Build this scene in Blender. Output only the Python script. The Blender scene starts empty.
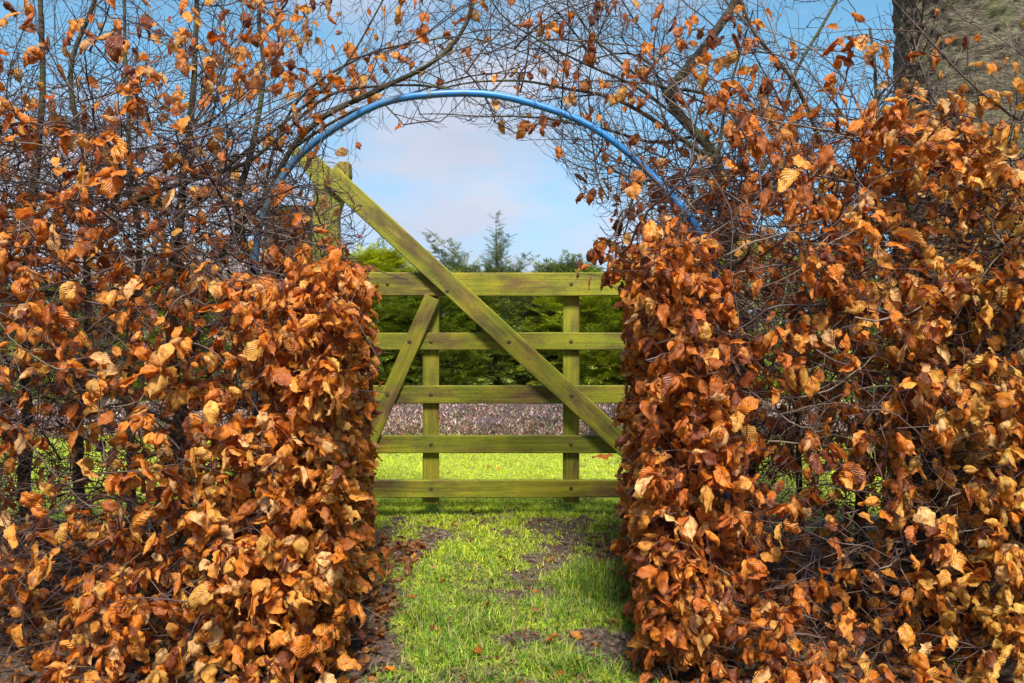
import bpy, bmesh, math, random
import numpy as np
from mathutils import Vector, Matrix, noise

random.seed(7)
RNG = np.random.default_rng(11)
scene = bpy.context.scene
COL = scene.collection

# ------------------------------------------------------------------ camera
F = 796.0            # focal length in pixels (28 mm on 36 mm, 1024 px)
HZ = 320.0           # image row of the horizon
CH = 0.97            # camera height

def W(px, py, Y):
    return ((px - 512.0) * Y / F, Y, CH - (py - HZ) * Y / F)

cam_d = bpy.data.cameras.new("camera")
cam_d.lens = 28.0
cam_d.sensor_width = 36.0
cam_d.shift_y = -(341.5 - HZ) / 1024.0
cam_d.clip_start = 0.05
cam_d.clip_end = 600
cam = bpy.data.objects.new("camera", cam_d)
cam.location = (0, 0, CH)
cam.rotation_euler = (math.radians(90), 0, 0)
COL.objects.link(cam)
scene.camera = cam

# ------------------------------------------------------------------ light
SUN_EL, SUN_AZ = 56.0, 176.0          # azimuth from +Y, clockwise: behind and a little right of the camera
world = bpy.data.worlds.new("World")
scene.world = world
world.use_nodes = True
nt = world.node_tree
nt.nodes.clear()
wo = nt.nodes.new("ShaderNodeOutputWorld")
bg = nt.nodes.new("ShaderNodeBackground")
sky = nt.nodes.new("ShaderNodeTexSky")
sky.sky_type = 'NISHITA'
sky.sun_disc = False
sky.sun_elevation = math.radians(SUN_EL)
sky.sun_rotation = math.radians(SUN_AZ)
sky.air_density = 0.9
sky.dust_density = 0.2
sky.ozone_density = 3.0
tc = nt.nodes.new("ShaderNodeTexCoord")
mp = nt.nodes.new("ShaderNodeMapping")
mp.inputs['Scale'].default_value = (1.0, 1.0, 2.6)
mp.inputs['Location'].default_value = (0.35, 0.0, 0.25)
nz = nt.nodes.new("ShaderNodeTexNoise")
nz.inputs['Scale'].default_value = 2.1
nz.inputs['Detail'].default_value = 7
nz.inputs['Roughness'].default_value = 0.52
rp = nt.nodes.new("ShaderNodeValToRGB")
rp.color_ramp.elements[0].position = 0.46
rp.color_ramp.elements[1].position = 0.60
# clouds are thicker towards the horizon
sep = nt.nodes.new("ShaderNodeSeparateXYZ")
mr = nt.nodes.new("ShaderNodeMapRange")
mr.inputs['From Min'].default_value = 0.0
mr.inputs['From Max'].default_value = 0.42
mr.inputs['To Min'].default_value = 0.07
mr.inputs['To Max'].default_value = -0.04
ad = nt.nodes.new("ShaderNodeMath"); ad.operation = 'ADD'
hs = nt.nodes.new("ShaderNodeHueSaturation")
hs.inputs['Saturation'].default_value = 1.1
hs.inputs['Value'].default_value = 1.0
nz2 = nt.nodes.new("ShaderNodeTexNoise")
nz2.inputs['Scale'].default_value = 3.2
nz2.inputs['Detail'].default_value = 5
cc = nt.nodes.new("ShaderNodeMixRGB")
cc.inputs['Color1'].default_value = (2.1, 2.4, 3.2, 1)
cc.inputs['Color2'].default_value = (3.9, 4.15, 4.7, 1)
mx = nt.nodes.new("ShaderNodeMixRGB")
L = nt.links.new
L(tc.outputs['Generated'], mp.inputs['Vector'])
L(mp.outputs['Vector'], nz.inputs['Vector'])
L(mp.outputs['Vector'], nz2.inputs['Vector'])
L(tc.outputs['Generated'], sep.inputs['Vector'])
L(sep.outputs['Z'], mr.inputs['Value'])
L(nz.outputs['Fac'], ad.inputs[0]); L(mr.outputs['Result'], ad.inputs[1])
L(ad.outputs[0], rp.inputs['Fac'])
L(sky.outputs['Color'], hs.inputs['Color'])
L(nz2.outputs['Fac'], cc.inputs['Fac'])
L(rp.outputs['Color'], mx.inputs['Fac'])
tn = nt.nodes.new("ShaderNodeMixRGB"); tn.blend_type = 'MULTIPLY'; tn.inputs['Fac'].default_value = 1
tg = nt.nodes.new("ShaderNodeMapRange"); tg.inputs['From Min'].default_value = 0.02; tg.inputs['From Max'].default_value = 0.3
tm = nt.nodes.new("ShaderNodeMixRGB")
tm.inputs['Color1'].default_value = (.38, .48, .63, 1)
tm.inputs['Color2'].default_value = (.95, 1.12, .92, 1)
L(sep.outputs['Z'], tg.inputs['Value']); L(tg.outputs['Result'], tm.inputs['Fac']); L(tm.outputs['Color'], tn.inputs['Color2'])
L(hs.outputs['Color'], tn.inputs['Color1'])
L(tn.outputs['Color'], mx.inputs['Color1'])
L(cc.outputs['Color'], mx.inputs['Color2'])
L(mx.outputs['Color'], bg.inputs['Color'])
bg.inputs['Strength'].default_value = 0.11
L(bg.outputs[0], wo.inputs['Surface'])

sun_d = bpy.data.lights.new("sun", 'SUN')
sun_d.energy = 4.4
sun_d.angle = math.radians(13.0)
sun_d.color = (1.0, 0.95, 0.87)
sun = bpy.data.objects.new("sun", sun_d)
e, a = math.radians(SUN_EL), math.radians(SUN_AZ)
sv = Vector((math.sin(a) * math.cos(e), math.cos(a) * math.cos(e), math.sin(e)))
sun.rotation_euler = sv.to_track_quat('Z', 'Y').to_euler()
COL.objects.link(sun)

vs = scene.view_settings
vs.view_transform = 'Standard'
vs.look = 'None'
vs.exposure = 1.0
vs.gamma = 1.0

# ------------------------------------------------------------------ helpers
def mesh_np(name, verts, faces_flat, loop_tot, mat, uv=None, cols=None, smooth=True):
    me = bpy.data.meshes.new(name)
    nv = len(verts)
    me.vertices.add(nv)
    me.vertices.foreach_set('co', np.ascontiguousarray(verts, dtype=np.float32).ravel())
    me.loops.add(len(faces_flat))
    me.loops.foreach_set('vertex_index', np.ascontiguousarray(faces_flat, dtype=np.int32))
    npoly = len(loop_tot)
    me.polygons.add(npoly)
    starts = np.concatenate([[0], np.cumsum(loop_tot)[:-1]]).astype(np.int32)
    me.polygons.foreach_set('loop_start', starts)
    me.polygons.foreach_set('loop_total', np.asarray(loop_tot, dtype=np.int32))
    if uv is not None:
        l = me.uv_layers.new(name='UVMap')
        l.data.foreach_set('uv', np.ascontiguousarray(uv[faces_flat], dtype=np.float32).ravel())
    if cols is not None:
        at = me.color_attributes.new('col', 'FLOAT_COLOR', 'POINT')
        c4 = np.ones((nv, 4), dtype=np.float32)
        c4[:, :cols.shape[1]] = cols
        at.data.foreach_set('color', c4.ravel())
    me.update(calc_edges=True)
    me.validate()
    if smooth:
        me.polygons.foreach_set('use_smooth', np.ones(len(me.polygons), dtype=bool))
    me.materials.append(mat)
    return me

def obj(name, me, parent=None, loc=(0, 0, 0)):
    o = bpy.data.objects.new(name, me)
    o.location = loc
    COL.objects.link(o)
    if parent is not None:
        o.parent = parent
    return o

def tag(o, label=None, cat=None, group=None, kind=None):
    if label: o['label'] = label
    if cat: o['category'] = cat
    if group: o['group'] = group
    if kind: o['kind'] = kind
    return o

def empty(name, loc=(0, 0, 0)):
    o = bpy.data.objects.new(name, None)
    o.empty_display_size = 0.1
    o.location = loc
    COL.objects.link(o)
    return o

class Tubes:
    """collects tapering tubes into one mesh"""
    def __init__(s): s.v = []; s.f = []; s.n = 0; s.c = []; s.uv = []
    def add(s, pts, rad, sides=4, col=(1, 1, 1)):
        P = np.asarray(pts, float); R = np.asarray(rad, float)
        n = len(P)
        if n < 2: return
        T = np.empty_like(P)
        T[1:-1] = P[2:] - P[:-2]; T[0] = P[1] - P[0]; T[-1] = P[-1] - P[-2]
        T /= np.linalg.norm(T, axis=1)[:, None] + 1e-9
        ref = np.array([0.31, 0.87, 0.39]) if abs(T[0, 1]) < .8 else np.array([.9, .1, .4])
        A = np.cross(T, ref); A /= np.linalg.norm(A, axis=1)[:, None] + 1e-9
        B = np.cross(T, A)
        th = np.arange(sides) * 2 * math.pi / sides
        ring = P[:, None, :] + R[:, None, None] * (np.cos(th)[None, :, None] * A[:, None, :] + np.sin(th)[None, :, None] * B[:, None, :])
        V = ring.reshape(-1, 3)
        i = np.arange(n - 1)[:, None] * sides
        k = np.arange(sides)[None, :]
        k2 = (k + 1) % sides
        Fq = np.stack([i + k, i + k2, i + sides + k2, i + sides + k], -1).reshape(-1, 4) + s.n
        s.v.append(V); s.f.append(Fq); s.n += len(V)
        s.c.append(np.tile(np.asarray(col, float), (len(V), 1)))
    def mesh(s, name, mat):
        V = np.concatenate(s.v); Q = np.concatenate(s.f)
        return mesh_np(name, V, Q.ravel(), np.full(len(Q), 4), mat, cols=np.concatenate(s.c))

class Cards:
    """copies of small prototype meshes (leaves, fronds, blades) merged in one mesh"""
    def __init__(s, protos):
        s.p = protos            # list of (verts, quads, uv)
        s.items = [[] for _ in protos]
    def add(s, k, pos, d, n, size, col, wid=1.0):
        s.items[k].append((pos, d, n, size, col, wid))
    def mesh(s, name, mat, smooth=True):
        Vs, Fs, Us, Cs = [], [], [], []; off = 0
        for k, it in enumerate(s.items):
            if not it: continue
            pv, pq, pu = s.p[k][:3]
            tipf = s.p[k][3] if len(s.p[k]) > 3 else None
            N = len(it)
            pos = np.array([i[0] for i in it]); d = np.array([i[1] for i in it]); n = np.array([i[2] for i in it])
            sz = np.array([i[3] for i in it]); col = np.array([i[4] for i in it]); wd = np.array([i[5] for i in it])
            d /= np.linalg.norm(d, axis=1)[:, None] + 1e-9
            x = np.cross(d, n); x /= np.linalg.norm(x, axis=1)[:, None] + 1e-9
            n = np.cross(x, d)
            M = np.stack([x * wd[:, None], d, n], 2) * sz[:, None, None]
            V = np.einsum('nij,vj->nvi', M, pv) + pos[:, None, :]
            Vs.append(V.reshape(-1, 3))
            o = np.arange(N)[:, None, None] * len(pv) + off
            Fs.append((pq[None] + o).reshape(-1, 4))
            Us.append(np.tile(pu, (N, 1)))
            c = np.repeat(col[:, None, :], len(pv), 1)
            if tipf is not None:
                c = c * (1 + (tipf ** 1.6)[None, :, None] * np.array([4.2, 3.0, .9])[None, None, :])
            Cs.append(c.reshape(-1, 3))
            off += N * len(pv)
        V = np.concatenate(Vs); Q = np.concatenate(Fs)
        return mesh_np(name, V, Q.ravel(), np.full(len(Q), 4), mat, uv=np.concatenate(Us), cols=np.concatenate(Cs), smooth=smooth)

def new_mat(name):
    m = bpy.data.materials.new(name)
    m.use_nodes = True
    n = m.node_tree.nodes
    return m, m.node_tree, n['Principled BSDF'], n['Material Output']

def nd(nt, t, **kw):
    n = nt.nodes.new(t)
    for k, v in kw.items():
        if k.startswith('i_'):
            n.inputs[k[2:].replace('_', ' ')].default_value = v
        else:
            setattr(n, k, v)
    return n

def ramp(nt, stops):
    r = nt.nodes.new('ShaderNodeValToRGB')
    el = r.color_ramp.elements
    while len(el) < len(stops): el.new(0.5)
    for e_, (p, c) in zip(el, stops):
        e_.position = p
        e_.color = (*c, 1) if len(c) == 3 else c
    return r

# ------------------------------------------------------------------ materials
def mat_leaf():
    m, nt, bs, out = new_mat('dry_leaf')
    l = nt.links.new
    at = nd(nt, 'ShaderNodeAttribute', attribute_name='col')
    uv = nd(nt, 'ShaderNodeUVMap')
    sp = nd(nt, 'ShaderNodeSeparateXYZ')
    l(uv.outputs[0], sp.inputs[0])
    # |u-.5|
    s1 = nd(nt, 'ShaderNodeMath', operation='SUBTRACT'); s1.inputs[1].default_value = .5
    l(sp.outputs[0], s1.inputs[0])
    ab = nd(nt, 'ShaderNodeMath', operation='ABSOLUTE'); l(s1.outputs[0], ab.inputs[0])
    # side veins: sin((v*1 - |u|*.55)*2pi*9)
    m1 = nd(nt, 'ShaderNodeMath', operation='MULTIPLY'); m1.inputs[1].default_value = -.75; l(ab.outputs[0], m1.inputs[0])
    a1 = nd(nt, 'ShaderNodeMath', operation='ADD'); l(m1.outputs[0], a1.inputs[0]); l(sp.outputs[1], a1.inputs[1])
    m2 = nd(nt, 'ShaderNodeMath', operation='MULTIPLY'); m2.inputs[1].default_value = 2 * math.pi * 9; l(a1.outputs[0], m2.inputs[0])
    sn = nd(nt, 'ShaderNodeMath', operation='SINE'); l(m2.outputs[0], sn.inputs[0])
    # midrib
    mid = nd(nt, 'ShaderNodeMapRange'); l(ab.outputs[0], mid.inputs[0])
    mid.inputs['From Min'].default_value = 0.0; mid.inputs['From Max'].default_value = .05
    mid.inputs['To Min'].default_value = 1.0; mid.inputs['To Max'].default_value = 0.0
    vr = nd(nt, 'ShaderNodeMapRange'); l(sn.outputs[0], vr.inputs[0])
    vr.inputs['From Min'].default_value = .55; vr.inputs['From Max'].default_value = 1.0
    vm = nd(nt, 'ShaderNodeMath', operation='MAXIMUM'); l(mid.outputs[0], vm.inputs[0]); l(vr.outputs[0], vm.inputs[1])
    hsum = nd(nt, 'ShaderNodeMath', operation='ADD'); l(sn.outputs[0], hsum.inputs[0]); l(mid.outputs[0], hsum.inputs[1])
    tc = nd(nt, 'ShaderNodeTexCoord')
    nz = nd(nt, 'ShaderNodeTexNoise', i_Scale=75.0, i_Detail=4.0)
    l(tc.outputs['Object'], nz.inputs['Vector'])
    rm = ramp(nt, [(.34, (.5, .36, .28)), (.47, (1, 1, 1)), (.66, (1.2, 1.32, 1.5))])
    l(nz.outputs[0], rm.inputs[0])
    mc = nd(nt, 'ShaderNodeMixRGB', blend_type='MULTIPLY'); mc.inputs[0].default_value = .9
    l(at.outputs['Color'], mc.inputs[1]); l(rm.outputs[0], mc.inputs[2])
    # veins darker brown
    fv = nd(nt, 'ShaderNodeMath', operation='MULTIPLY'); fv.inputs[1].default_value = .32; l(vm.outputs[0], fv.inputs[0])
    mv = nd(nt, 'ShaderNodeMixRGB', blend_type='MULTIPLY'); l(fv.outputs[0], mv.inputs[0])
    mv.inputs[2].default_value = (.5, .33, .22, 1); l(mc.outputs[0], mv.inputs[1])
    # pale underside
    ge = nd(nt, 'ShaderNodeNewGeometry')
    fb = nd(nt, 'ShaderNodeMath', operation='MULTIPLY'); fb.inputs[1].default_value = .35; l(ge.outputs['Backfacing'], fb.inputs[0])
    mb = nd(nt, 'ShaderNodeMixRGB'); l(fb.outputs[0], mb.inputs[0]); l(mv.outputs[0], mb.inputs[1]); mb.inputs[2].default_value = (.52, .27, .11, 1)
    l(mb.outputs[0], bs.inputs['Base Color'])
    bs.inputs['Roughness'].default_value = .42
    bs.inputs['Specular IOR Level'].default_value = .5
    bp = nd(nt, 'ShaderNodeBump', i_Strength=.6, i_Distance=.0012)
    l(hsum.outputs[0], bp.inputs['Height']); l(bp.outputs[0], bs.inputs['Normal'])
    tr = nd(nt, 'ShaderNodeBsdfTranslucent')
    tcx = nd(nt, 'ShaderNodeMixRGB', blend_type='MULTIPLY'); tcx.inputs[0].default_value = 1; l(mb.outputs[0], tcx.inputs[1]); tcx.inputs[2].default_value = (1.25, .85, .5, 1)
    l(tcx.outputs[0], tr.inputs['Color'])
    ms = nd(nt, 'ShaderNodeMixShader'); ms.inputs[0].default_value = .36
    l(bs.outputs[0], ms.inputs[1]); l(tr.outputs[0], ms.inputs[2]); l(ms.outputs[0], out.inputs['Surface'])
    return m

def mat_twig():
    m, nt, bs, out = new_mat('twig_bark')
    l = nt.links.new
    at = nd(nt, 'ShaderNodeAttribute', attribute_name='col')
    tc = nd(nt, 'ShaderNodeTexCoord')
    nz = nd(nt, 'ShaderNodeTexNoise', i_Scale=14.0, i_Detail=4.0)
    l(tc.outputs['Object'], nz.inputs['Vector'])
    rm = ramp(nt, [(.35, (.6, .5, .55)), (.55, (1, 1, 1)), (.75, (1.7, 1.6, 1.5))])
    l(nz.outputs[0], rm.inputs[0])
    mc = nd(nt, 'ShaderNodeMixRGB', blend_type='MULTIPLY'); mc.inputs[0].default_value = 1
    l(at.outputs['Color'], mc.inputs[1]); l(rm.outputs[0], mc.inputs[2])
    l(mc.outputs[0], bs.inputs['Base Color'])
    bs.inputs['Roughness'].default_value = .6
    return m

def mat_bark(name, c1, c2, moss, moss_amt, sc=1.0):
    m, nt, bs, out = new_mat(name)
    l = nt.links.new
    tc = nd(nt, 'ShaderNodeTexCoord')
    mp = nd(nt, 'ShaderNodeMapping'); mp.inputs['Scale'].default_value = (9 * sc, 9 * sc, 34 * sc)
    l(tc.outputs['Object'], mp.inputs[0])
    nz = nd(nt, 'ShaderNodeTexNoise', i_Scale=1.0, i_Detail=8.0, i_Roughness=.7, i_Distortion=.7)
    l(mp.outputs[0], nz.inputs['Vector'])
    r1 = ramp(nt, [(.33, tuple(x * .25 for x in c1)), (.47, c1), (.6, c2), (.78, tuple(min(1, x * 1.6) for x in c2))])
    l(nz.outputs[0], r1.inputs[0])
    n2 = nd(nt, 'ShaderNodeTexNoise', i_Scale=3.2, i_Detail=7.0, i_Roughness=.65)
    l(tc.outputs['Object'], n2.inputs['Vector'])
    r2 = ramp(nt, [(.62 - moss_amt * .3, (0, 0, 0)), (.72 - moss_amt * .3, (1, 1, 1))])
    l(n2.outputs[0], r2.inputs[0])
    f = nd(nt, 'ShaderNodeMath', operation='MULTIPLY'); f.inputs[1].default_value = .65; l(r2.outputs[0], f.inputs[0])
    mx = nd(nt, 'ShaderNodeMixRGB'); l(f.outputs[0], mx.inputs[0]); l(r1.outputs[0], mx.inputs[1]); mx.inputs[2].default_value = (*moss, 1)
    l(mx.outputs[0], bs.inputs['Base Color'])
    bs.inputs['Roughness'].default_value = .85
    bp = nd(nt, 'ShaderNodeBump', i_Strength=.9, i_Distance=.012)
    l(nz.outputs[0], bp.inputs['Height']); l(bp.outputs[0], bs.inputs['Normal'])
    return m

def mat_wood(name, algae, brown, amt, seed=0.0):
    m, nt, bs, out = new_mat(name)
    l = nt.links.new
    tc = nd(nt, 'ShaderNodeTexCoord')
    oi = nd(nt, 'ShaderNodeObjectInfo')
    av = nd(nt, 'ShaderNodeVectorMath', operation='ADD')
    sc = nd(nt, 'ShaderNodeVectorMath', operation='SCALE'); sc.inputs['Scale'].default_value = 13.0
    cb = nd(nt, 'ShaderNodeCombineXYZ'); l(oi.outputs['Random'], cb.inputs[0]); l(oi.outputs['Random'], cb.inputs[2])
    l(cb.outputs[0], sc.inputs[0]); l(tc.outputs['Object'], av.inputs[0]); l(sc.outputs[0], av.inputs[1])
    mp = nd(nt, 'ShaderNodeMapping'); mp.inputs['Scale'].default_value = (2.0, 60, 60); l(av.outputs[0], mp.inputs[0])
    gr = nd(nt, 'ShaderNodeTexNoise', i_Scale=1.0, i_Detail=6.0, i_Roughness=.65, i_Distortion=.3); l(mp.outputs[0], gr.inputs['Vector'])
    mp2 = nd(nt, 'ShaderNodeMapping'); mp2.inputs['Scale'].default_value = (3.0, 9, 9); l(av.outputs[0], mp2.inputs[0])
    pa = nd(nt, 'ShaderNodeTexNoise', i_Scale=1.0, i_Detail=8.0, i_Roughness=.62); l(mp2.outputs[0], pa.inputs['Vector'])
    r0 = ramp(nt, [(.30, tuple(x * .55 for x in algae)), (.5, algae), (.72, tuple(x * 1.5 for x in algae))]); l(gr.outputs[0], r0.inputs[0])
    r1 = ramp(nt, [(.3, tuple(x * .4 for x in brown)), (.7, tuple(x * 1.4 for x in brown))]); l(gr.outputs[0], r1.inputs[0])
    rf = ramp(nt, [(amt - .05, (.9, .9, .9)), (amt + .12, (0, 0, 0))]); l(pa.outputs[0], rf.inputs[0])
    mx = nd(nt, 'ShaderNodeMixRGB'); l(rf.outputs[0], mx.inputs[0]); l(r0.outputs[0], mx.inputs[1]); l(r1.outputs[0], mx.inputs[2])
    hv = nd(nt, 'ShaderNodeTexNoise', i_Scale=5.0, i_Detail=5.0); l(av.outputs[0], hv.inputs['Vector'])
    hr = ramp(nt, [(.35, (.72, .8, .75)), (.5, (1, 1, 1)), (.66, (1.35, 1.12, 1.5))]); l(hv.outputs[0], hr.inputs[0])
    hm = nd(nt, 'ShaderNodeMixRGB', blend_type='MULTIPLY'); hm.inputs[0].default_value = 1; l(mx.outputs[0], hm.inputs[1]); l(hr.outputs[0], hm.inputs[2]); mx = hm
    # small dark specks
    sp = nd(nt, 'ShaderNodeTexNoise', i_Scale=120.0, i_Detail=3.0); l(av.outputs[0], sp.inputs['Vector'])
    rs = ramp(nt, [(.3, (.5, .45, .35)), (.4, (1, 1, 1))]); l(sp.outputs[0], rs.inputs[0])
    m2 = nd(nt, 'ShaderNodeMixRGB', blend_type='MULTIPLY'); m2.inputs[0].default_value = .8; l(mx.outputs[0], m2.inputs[1]); l(rs.outputs[0], m2.inputs[2])
    l(m2.outputs[0], bs.inputs['Base Color'])
    bs.inputs['Roughness'].default_value = .75
    ma = nd(nt, 'ShaderNodeMath', operation='ADD'); l(gr.outputs[0], ma.inputs[0]); l(sp.outputs[0], ma.inputs[1])
    bp = nd(nt, 'ShaderNodeBump', i_Strength=.5, i_Distance=.003); l(ma.outputs[0], bp.inputs['Height']); l(bp.outputs[0], bs.inputs['Normal'])
    return m

def mat_attr(name, rough=.6, trans=.25, tint=(1.1, 1.1, .6), var=.5, nscale=30.0):
    m, nt, bs, out = new_mat(name)
    l = nt.links.new
    at = nd(nt, 'ShaderNodeAttribute', attribute_name='col')
    tc = nd(nt, 'ShaderNodeTexCoord')
    nz = nd(nt, 'ShaderNodeTexNoise', i_Scale=nscale, i_Detail=3.0); l(tc.outputs['Object'], nz.inputs['Vector'])
    rm = ramp(nt, [(.3, (1 - var, 1 - var, 1 - var)), (.7, (1 + var, 1 + var, 1 + var))]); l(nz.outputs[0], rm.inputs[0])
    mc = nd(nt, 'ShaderNodeMixRGB', blend_type='MULTIPLY'); mc.inputs[0].default_value = 1
    l(at.outputs['Color'], mc.inputs[1]); l(rm.outputs[0], mc.inputs[2])
    l(mc.outputs[0], bs.inputs['Base Color'])
    bs.inputs['Roughness'].default_value = rough
    bs.inputs['Specular IOR Level'].default_value = .3
    if trans:
        tr = nd(nt, 'ShaderNodeBsdfTranslucent')
        tm = nd(nt, 'ShaderNodeMixRGB', blend_type='MULTIPLY'); tm.inputs[0].default_value = 1; l(mc.outputs[0], tm.inputs[1]); tm.inputs[2].default_value = (*tint, 1)
        l(tm.outputs[0], tr.inputs['Color'])
        ms = nd(nt, 'ShaderNodeMixShader'); ms.inputs[0].default_value = trans
        l(bs.outputs[0], ms.inputs[1]); l(tr.outputs[0], ms.inputs[2]); l(ms.outputs[0], out.inputs['Surface'])
    return m

M_LEAF = mat_leaf()
M_TWIG = mat_twig()
M_STEM = mat_bark('stem_bark', (.035, .026, .016), (.075, .058, .036), (.07, .08, .015), .5, 1.6)
M_TRUNK = mat_bark('old_trunk_bark', (.075, .06, .034), (.20, .165, .095), (.11, .12, .035), .2, 5.0)
M_GATE = mat_wood('algae_covered_wood', (.235, .228, .008), (.13, .07, .025), .40)
M_POST = mat_wood('dark_post_wood', (.07, .075, .012), (.085, .042, .024), .56)
M_GRASS = mat_attr('grass_blade', .55, .35, (1.1, 1.15, .5), .3, 8.0)
M_CONIF = mat_attr('conifer_foliage', .6, .25, (1.1, 1.1, .5), .45, 5.0)
M_HEATH = mat_attr('heather_sprig', .8, .1, (1, 1, 1), .4, 12.0)

def mat_pipe():
    m, nt, bs, out = new_mat('blue_pipe_plastic')
    l = nt.links.new
    at = nd(nt, 'ShaderNodeAttribute', attribute_name='col')
    tc = nd(nt, 'ShaderNodeTexCoord')
    nz = nd(nt, 'ShaderNodeTexNoise', i_Scale=18.0, i_Detail=8.0, i_Roughness=.7); l(tc.outputs['Object'], nz.inputs['Vector'])
    ad = nd(nt, 'ShaderNodeMath', operation='ADD'); l(nz.outputs[0], ad.inputs[0]); l(at.outputs['Fac'], ad.inputs[1])
    rm = ramp(nt, [(.62, (0, 0, 0)), (.95, (1, 1, 1))]); l(ad.outputs[0], rm.inputs[0])
    mx = nd(nt, 'ShaderNodeMixRGB'); l(rm.outputs[0], mx.inputs[0])
    mx.inputs[1].default_value = (.018, .18, .46, 1); mx.inputs[2].default_value = (.075, .12, .13, 1)
    l(mx.outputs[0], bs.inputs['Base Color'])
    bs.inputs['Roughness'].default_value = .42
    bp = nd(nt, 'ShaderNodeBump', i_Strength=.3, i_Distance=.002); l(nz.outputs[0], bp.inputs['Height']); l(bp.outputs[0], bs.inputs['Normal'])
    return m
M_PIPE = mat_pipe()

def mat_ground():
    m, nt, bs, out = new_mat('soil_and_turf')
    l = nt.links.new
    at = nd(nt, 'ShaderNodeAttribute', attribute_name='col')   # r = turf cover
    tc = nd(nt, 'ShaderNodeTexCoord')
    n1 = nd(nt, 'ShaderNodeTexNoise', i_Scale=38.0, i_Detail=8.0, i_Roughness=.7); l(tc.outputs['Object'], n1.inputs['Vector'])
    n2 = nd(nt, 'ShaderNodeTexNoise', i_Scale=7.0, i_Detail=6.0, i_Roughness=.6); l(tc.outputs['Object'], n2.inputs['Vector'])
    soil = ramp(nt, [(.34, (.02, .011, .008)), (.48, (.075, .045, .03)), (.58, (.14, .09, .06)), (.68, (.34, .26, .21))]); l(n1.outputs[0], soil.inputs[0])
    turf = ramp(nt, [(.34, (.05, .065, .01)), (.47, (.24, .30, .015)), (.62, (.46, .50, .03))]); l(n1.outputs[0], turf.inputs[0])
    sp = nd(nt, 'ShaderNodeSeparateColor'); l(at.outputs['Color'], sp.inputs[0])
    a = nd(nt, 'ShaderNodeMath', operation='ADD'); l(sp.outputs[0], a.inputs[0]); l(n2.outputs[0], a.inputs[1])
    rf = ramp(nt, [(.0, (0, 0, 0)), (1, (1, 1, 1))])
    mrg = nd(nt, 'ShaderNodeMapRange'); l(a.outputs[0], mrg.inputs[0])
    mrg.inputs['From Min'].default_value = .8; mrg.inputs['From Max'].default_value = 1.25
    mx = nd(nt, 'ShaderNodeMixRGB'); l(mrg.outputs[0], mx.inputs[0]); l(soil.outputs[0], mx.inputs[1]); l(turf.outputs[0], mx.inputs[2])
    l(mx.outputs[0], bs.inputs['Base Color'])
    bs.inputs['Roughness'].default_value = .9
    bp = nd(nt, 'ShaderNodeBump', i_Strength=1.0, i_Distance=.02); l(n1.outputs[0], bp.inputs['Height']); l(bp.outputs[0], bs.inputs['Normal'])
    return m
M_GROUND = mat_ground()

def mat_brick():
    m, nt, bs, out = new_mat('mauve_brick')
    l = nt.links.new
    tc = nd(nt, 'ShaderNodeTexCoord')
    mp = nd(nt, 'ShaderNodeMapping'); mp.inputs['Rotation'].default_value = (math.radians(90), 0, 0)
    l(tc.outputs['Object'], mp.inputs[0])
    br = nd(nt, 'ShaderNodeTexBrick', i_Scale=1.0)
    br.inputs['Color1'].default_value = (.21, .13, .13, 1); br.inputs['Color2'].default_value = (.27, .2, .21, 1)
    br.inputs['Mortar'].default_value = (.34, .31, .32, 1)
    br.inputs['Brick Width'].default_value = .225; br.inputs['Row Height'].default_value = .075; br.inputs['Mortar Size'].default_value = .012
    l(mp.outputs[0], br.inputs['Vector']); l(br.outputs[0], bs.inputs['Base Color'])
    bs.inputs['Roughness'].default_value = .9
    return m
M_BRICK = mat_brick()

# ------------------------------------------------------------------ ground
def gz(x, y):
    h = .018 * noise.noise((x * 1.7, y * 1.7, 3.1)) + .010 * noise.noise((x * 6, y * 6, 9.7))
    if y < 4.2: h += .009 * noise.noise((x * 19, y * 19, 1.7)) + .005 * noise.noise((x * 45, y * 45, 4.7))
    return h

TUFTS = [(.25, 2.93, .22, .22, 1.0), (.19, 2.25, .11, .14, .8), (-.12, 2.55, .22, .2, .4), (-.25, 2.2, .25, .16, .4), (.05, 2.1, .2, .15, .3), (-.2, 3.2, .2, .2, .3)]
BARE = [(.40, 2.42, .22, .12), (-.46, 2.62, .12, .3), (.28, 3.8, .13, .1), (.1, 3.0, .1, .25), (-.42, 3.35, .1, .2), (-.45, 2.25, .14, .15), (.05, 2.45, .08, .12), (-.3, 3.6, .15, .1), (.5, 2.0, .4, .25)]
def turf(x, y):
    v = .60 + .62 * noise.noise((x * 2.6, y * 2.6, 1.3)) + .75 * noise.noise((x * 8, y * 8, 5.3)) + .4 * noise.noise((x * 19, y * 19, 2.3))
    if y > 3.9: v += min(.6, (y - 3.9) * .9)
    for bx, by, rx, ry in BARE:
        v -= .95 * math.exp(-((x - bx) / rx) ** 2 - ((y - by) / ry) ** 2)
    for bx, by, rx, ry, s in TUFTS:
        v += s * math.exp(-((x - bx) / rx) ** 2 - ((y - by) / ry) ** 2)
    # bare earth under both hedges
    if y < 3.45:
        d = max(x - .43, -.5 - x)
        if d > -.02: v -= min(1.0, (d + .02) * 4)
    elif y < 3.9:
        d = max(x - .43, -.5 - x)
        if d > 0: v -= min(1.0, d * 4) * (3.9 - y) / .45
    if y > 6.6: v -= (y - 6.6) * 5
    return max(-.3, min(1.2, v))

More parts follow.
